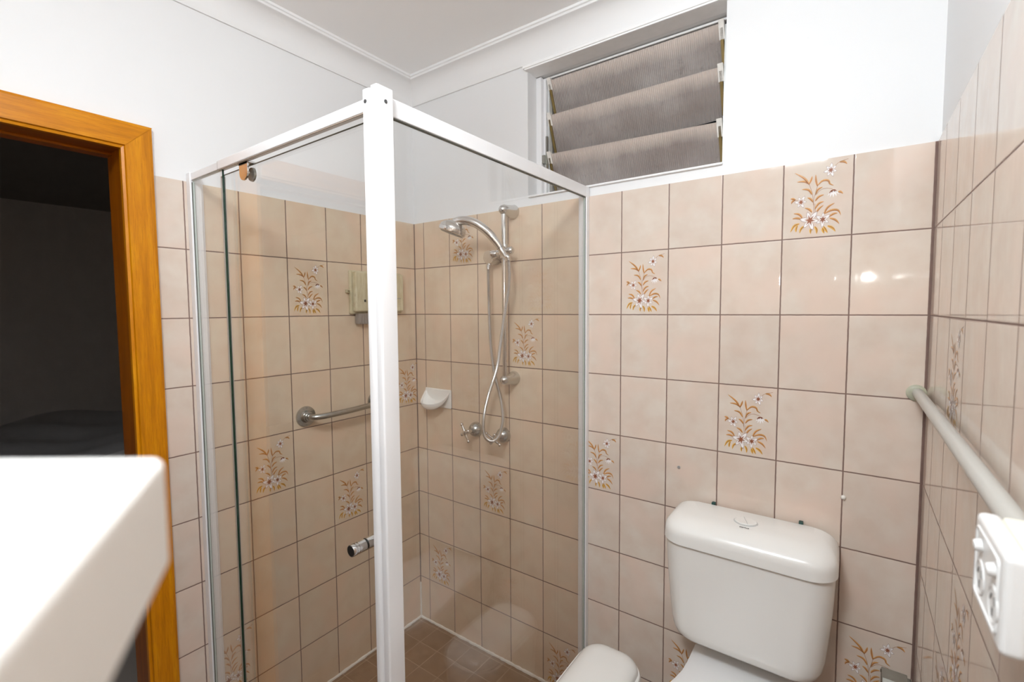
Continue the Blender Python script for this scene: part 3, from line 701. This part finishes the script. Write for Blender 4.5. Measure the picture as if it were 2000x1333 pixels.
# ------------------------------------------------------------------ toilet
toi = empty('toilet', (1.362, -.25, .004), 'white toilet with a rounded plastic cistern against the tiled wall', 'toilet')
X0, X1, YB = 1.157, 1.569, -.012
def cis(z, dx, front, r, bx=.012):
    return [(x, y, z) for x, y in rrect(X0+dx, X1-dx, front, YB, (r, r, bx, bx), 8)]
mb = MB()
FR = -.176
body = []
for z, dx, fr, r in ((.497, .052, FR+.030, .045), (.500, .042, FR+.022, .050), (.508, .033, FR+.016, .052), (.525, .025, FR+.012, .055), (.550, .020, FR+.010, .058), (.60, .015, FR+.008, .06), (.68, .008, FR+.006, .06), (.7735, .004, FR+.004, .06)):
    body.append(cis(z, dx, fr, r))
mb.loft(body, 0, True); mb.build('cistern', plastic, toi)
mb = MB(); lid = [cis(.774, .0015, FR-.002, .062), cis(.776, -.0005, FR-.004, .063), cis(.796, .0, FR-.003, .064)]
for k in range(1, 10):
    a = math.radians(90*k/9); lid.append(cis(.796+.0445*math.sin(a)**.9, .044*(1-math.cos(a)), FR-.003+.072*(1-math.cos(a)), .064))
lid.append(cis(.8415, .052, FR+.082, .05))
mb.loft(lid, 0, True); ld = mb.build('cistern_lid', plastic, toi)
bc = (1.360, -.080, .8405)
mb = MB(); mb.loft([[(bc[0]+r*math.cos(2*math.pi*k/36), bc[1]+r*.86*math.sin(2*math.pi*k/36), z) for k in range(36)] for r, z in ((.0275, .8405), (.0275, .8445), (.0262, .8455))], 0, True)
btn = mb.build('flush_button', plastic, ld, .0006, 1)
mb = MB(); mb.loft([[(bc[0]+r*math.cos(2*math.pi*k/36), bc[1]+r*.86*math.sin(2*math.pi*k/36), z) for k in range(36)] for r, z in ((.0302, .8400), (.0302, .8424), (.0285, .8424), (.0283, .8405))], 0, True, False, False); mb.build('button_surround', plain('grey_plastic_ring', (.55, .55, .54), .3), ld)
mb = MB(); mb.tube([(bc[0]-.008, bc[1]+.0215, .8458), (bc[0]-.002, bc[1]+.004, .8460), (bc[0]+.002, bc[1]-.004, .8460), (bc[0]+.008, bc[1]-.0215, .8458)], .0006, 6); mb.build('button_split', plain('button_line', (.5, .5, .5), .4), btn)
tx = bpy.data.curves.new('maker_mark', 'FONT'); tx.body = 'stylus'; tx.size = .0105; tx.align_x = 'CENTER'; tx.extrude = .0002; tx.shear = .2
to = bpy.data.objects.new('maker_mark', tx); C.objects.link(to)
dg = bpy.context.evaluated_depsgraph_get(); me = bpy.data.meshes.new_from_object(to.evaluated_get(dg)); bpy.data.objects.remove(to)
mk = bpy.data.objects.new('maker_mark', me); C.objects.link(mk); me.materials.clear(); me.materials.append(plain('grey_print', (.12, .12, .12), .5))
mk.location = (bc[0]+.002, bc[1]-.040, .8413); mk.rotation_euler = (0, 0, 0); mk.parent = ld; mk.matrix_parent_inverse = ld.matrix_world.inverted()
# pan, seat and lid
def oval(cx, yb, yf, w, z, wb=None, n=22):
    """toilet outline: narrow straight back, widening to an elliptical front"""
    wb = w if wb is None else wb; ym = yb-(yb-yf)*.58
    right = [(wb-.012, yb), (wb, yb-.012)]
    for k in range(9):
        t = k/8; y = yb-.012-(yb-.012-ym)*t; q = max(0, (t-.28)/.72); right.append((wb+(w-wb)*(3*q*q-2*q**3), y-.0001))
    for k in range(1, n+1):
        a = math.pi/2*k/n; right.append((w*math.cos(a), ym-(ym-yf)*math.sin(a)))
    return [(cx+x, y, z) for x, y in right]+[(cx-x, y, z) for x, y in right[:-1][::-1]]
mb = MB()
mb.loft([oval(1.362, -.06, -.50, .105, .004, .10), oval(1.362, -.06, -.52, .110, .02, .10), oval(1.362, -.05, -.50, .100, .12, .09), oval(1.362, -.04, -.56, .135, .26, .10), oval(1.362, -.03, -.62, .165, .35, .12), oval(1.362, -.02, -.635, .172, .388, .125), oval(1.362, -.02, -.630, .168, .393, .12)], 0, True)
mb.build('pan', ceramic, toi)
mb = MB(); mb.loft([oval(1.362, -.055, -.640, .176, .394, .122), oval(1.362, -.055, -.645, .181, .400, .126), oval(1.362, -.055, -.643, .179, .412, .125), oval(1.362, -.060, -.638, .174, .415, .12)], 0, True); mb.build('seat', seat_pl, toi)
mb = MB(); mb.loft([oval(1.362, -.050, -.642, .178, .4165, .130), oval(1.362, -.050, -.646, .183, .4215, .134), oval(1.362, -.052, -.642, .180, .432, .131), oval(1.362, -.060, -.630, .168, .4375, .120), oval(1.362, -.10, -.56, .12, .4400, .09)], 0, True); mb.build('seat_lid', seat_pl, toi)
for i, (x, z, w_) in enumerate(((1.2614, .846, 'left'), (1.4822, .846, 'right'))):
    mb = MB(); mb.box(x-.005, x+.005, -.012, 0.001, z-.010, z+.0015)
    tag(mb.build('wall_clip', green_clip, None, .0015), 'dark green clip peeking above the cistern lid, the %s one' % w_, 'clip', 'green clips above the cistern')

# ------------------------------------------------------------------ bin beside the toilet
bn = empty('waste_bin', (1.02, -.30, .004), 'slim white sanitary bin with a domed lid, left of the toilet', 'bin')
BX, BY0, BY1 = 1.022, -.475, -.140
def bl_(z, d, r): return [(x, y, z) for x, y in rrect(BX-.098+d, BX+.098-d, BY0+d, BY1-d, r, 8)]
mb = MB(); mb.loft([bl_(.004, .030, .05), bl_(.02, .022, .06), bl_(0.322, .006, .075), bl_(0.340, .005, .076)], 0, True); mb.build('bin_body', plastic, bn)
mb = MB(); mb.loft([bl_(0.340, .002, .080), bl_(0.342, .000, .082), bl_(0.360, .000, .082), bl_(0.366, .003, .080), bl_(0.368, .008, .076)], 0, True)
lidb = mb.build('bin_lid', plastic, bn)
mb = MB(); lp = []
for k in range(8):
    a = math.radians(90*k/7); d = .010+.055*(1-math.cos(a)); lp.append(bl_(.368+.030*math.sin(a), d, max(.02, .074-d)))
mb.loft(lp, 0, True); mb.build('bin_flap', plastic, lidb)

# ------------------------------------------------------------------ conduit and power point on the right wall
cd = empty('conduit_pipe', (1.7085, 0, 1.217), 'thick pale grey pipe running along the right wall to the power point', 'pipe')
mb = MB(); mb.tube([(1.7085, .0, 1.2165), (1.7085, -.40, 1.2175), (1.7092, -.86, 1.2150)], .0112, 20); mb.build('pipe', conduit_m, cd)
mb = MB(); mb.lathe([(0, .019), (.004, .0195), (.006, .017), (.008, .0135)], (1.7055, 0, 1.2165), (0, -1, 0), 24); mb.build('collar', plain('aged_collar', (.42, .42, .32), .4, var=.2, vs=60), cd)

gp = empty('power_point', (W, -.92, 1.195), 'white double power point on a mounting block, far right', 'power point')
gx, gy0, gy1, gz0, gz1 = 1.675, -.968, -.872, 1.158, 1.2345
mb = MB(); mb.box(gx+.0160, W, gy0, gy1, gz0, gz1); mb.build('mounting_block', gpo_top, gp, .003, 2)
mb = MB(); mb.box(gx, gx+.0158, gy0-.001, gy1+.001, gz0-.001, gz1+.001); fp = mb.build('face_plate', gpo_pl, gp, .005, 4)
mb = MB(); r1 = rrect(gy0+.010, gy1-.008, gz0+.008, gz1-.008, .005, 5); r2 = rrect(gy0+.0115, gy1-.0095, gz0+.0095, gz1-.0095, .004, 5)
mb.loft([[(gx+.0005, y, z) for y, z in r1], [(gx-.0012, y, z) for y, z in r1], [(gx-.0012, y, z) for y, z in r2], [(gx+.0003, y, z) for y, z in r2]], 0, True, False, False); mb.build('raised_rim', gpo_pl, fp)
for yy in (-.946, -.899):
    mb = MB(); mb.lathe([(0, .0056), (.003, .0052), (.0052, .0045), (.0058, 0)], (gx, yy, 1.214), (-1, 0, -.15), 18); mb.build('switch', gpo_pl, fp)
    mb = MB(); mb.lathe([(0, .0150), (.0008, .0150), (.0010, .0135), (.0004, .0130)], (gx, yy, 1.186), (-1, 0, 0), 26); sk = mb.build('socket', gpo_pl, fp)
    mb = MB()
    for dy, dz, an in ((-.0055, .0045, 30), (.0055, .0045, -30), (0, -.0062, 0)):
        a = math.radians(an); d = Vector((0, math.sin(a), math.cos(a)))*.0034; e_ = Vector((0, math.cos(a), -math.sin(a)))*.0009; c = Vector((gx-.0011, yy+dy, 1.186+dz))
        q = [c-d-e_, c-d+e_, c+d+e_, c+d-e_]; mb.add(q+[v+Vector((.0008, 0, 0)) for v in q], [(0, 1, 2, 3), (4, 7, 6, 5), (0, 4, 5, 1), (1, 5, 6, 2), (2, 6, 7, 3), (3, 7, 4, 0)])
    mb.build('socket_slots', slot_m, sk)

# ------------------------------------------------------------------ small wall fittings
mb = MB(); mb.lathe([(0, .0050), (.002, .0048), (.0022, .0028), (.001, .0022), (.001, 0)], (1.1574, 0, .931), (0, -1, 0), 20)
tag(mb.build('screw_cap', plain('pale_screw', (.55, .56, .56), .3, metal=.6)), 'small grey screw in a wall tile above the left end of the cistern', 'screw')
mb = MB(); mb.sphere((1.5725, -.002, .9325), .0058, 12)
tag(mb.build('wall_plug', flaky), 'white blob of filler in the tile joint, right of the cistern', 'wall plug')
th = empty('toilet_roll_holder', (1.69, 0, .5), 'dull metal toilet roll holder by the right wall, cut by the bottom edge', 'toilet roll holder')
mb = MB(); mb.box(1.662, W-.004, -.014, .0, .42, .513); mb.build('plate', metal_grey, th, .003)
mb = MB(); hp = [(-.014, .520), (-.014, .513), (-.050, .550), (-.085, .546), (-.105, .530), (-.105, .524), (-.082, .538), (-.050, .542)]
mb.prism(hp, 'x', 1.660, 1.708); mb.build('hood', metal_grey, th, .001)
mb = MB(); mb.box(1.7125, 1.7145, -.115, -.075, .47, .560); mb.cyl((1.7145, -.095, .50), (W, -.095, .50), .004); mb.build('side_arm', satin, th, .0008)

# white shelf top close to the camera
E0 = Vector((1.3911, -1.3979)); d1 = Vector((.871, -.491)).normalized(); d2 = Vector((-.812, -.583)).normalized()
pe = [E0, E0+d2*1.0, Vector((E0.x-.812, REAR)), Vector((W, REAR)), E0+d1*((W-E0.x)/d1.x)]
mb = MB(); mb.prism([tuple(q) for q in pe], 'z', 1.3336, 1.3720)
tag(mb.build('white_shelf', white_lam, None, .0035, 4), 'out of focus white bench top corner close up at the lower left', 'shelf')

# ------------------------------------------------------------------ lamp fittings
def fit(o, parent): o.parent = parent; o.matrix_parent_inverse = parent.matrix_world.inverted()
cl = empty('ceiling_lamp', (LAMP[0], LAMP[1], H), 'white glass globe lamp on the bathroom ceiling', 'ceiling lamp')
mb = MB(); mb.lathe([(0, .06), (.012, .062), (.018, .05), (.03, .045)], (LAMP[0], LAMP[1], H), (0, 0, -1), 40); mb.build('lamp_base', frame_white, cl)
mb = MB(); mb.sphere(LAMP, LAMP_R, 28); mb.build('globe', emit('globe_lit', (.895, .96, 1.03), LAMP_E), cl)
sp = empty('fill_panel_lamp', (1.30, -1.62, H), 'unseen tilting panel lamp added on the ceiling as fill light', 'ceiling lamp')
mb = MB(); ca, sa = math.cos(math.radians(35)), math.sin(math.radians(35))
def tp_(x, y, z): return (1.30+x, -1.62+y*ca-z*sa, 2.310+y*sa+z*ca)
vs = [tp_(x, y, z) for z in (.004, .016) for y in (-.12, .12) for x in (-.15, .15)]
vs = [v if v[2] < H else (v[0], v[1], H-.001) for v in vs]
mb.add(vs, [(0, 2, 3, 1), (4, 5, 7, 6), (0, 1, 5, 4), (2, 6, 7, 3), (0, 4, 6, 2), (1, 3, 7, 5)]); mb.build('fill_panel_housing', frame_white, sp)
mb = MB(); mb.cyl((1.30, -1.63, 2.32), (1.30, -1.63, H), .02); mb.build('fill_panel_stem', frame_white, sp); fit(SPL, sp)
sl = empty('mirror_lamp', (1.642, REAR, 1.602), 'tiny mirror lamp on the rear wall near the right corner', 'wall lamp')
mb = MB(); mb.box(1.45, 1.70, REAR, REAR+.03, 1.585, 1.619); mb.build('lamp_base', frame_white, sl, .003)
mb = MB(); mb.box(1.612, 1.672, REAR+.03, REAR+.045, 1.594, 1.610); mb.build('diffuser', emit('mirror_lamp_lit', (1, .97, .93), 60), sl, .003); mb = MB(); mb.sphere((1.475, REAR+.036, 1.602), .006, 12); mb.build('pilot_bulb', emit('pilot_lit', (1, .96, .9), 90), sl); fit(SPT, sl)
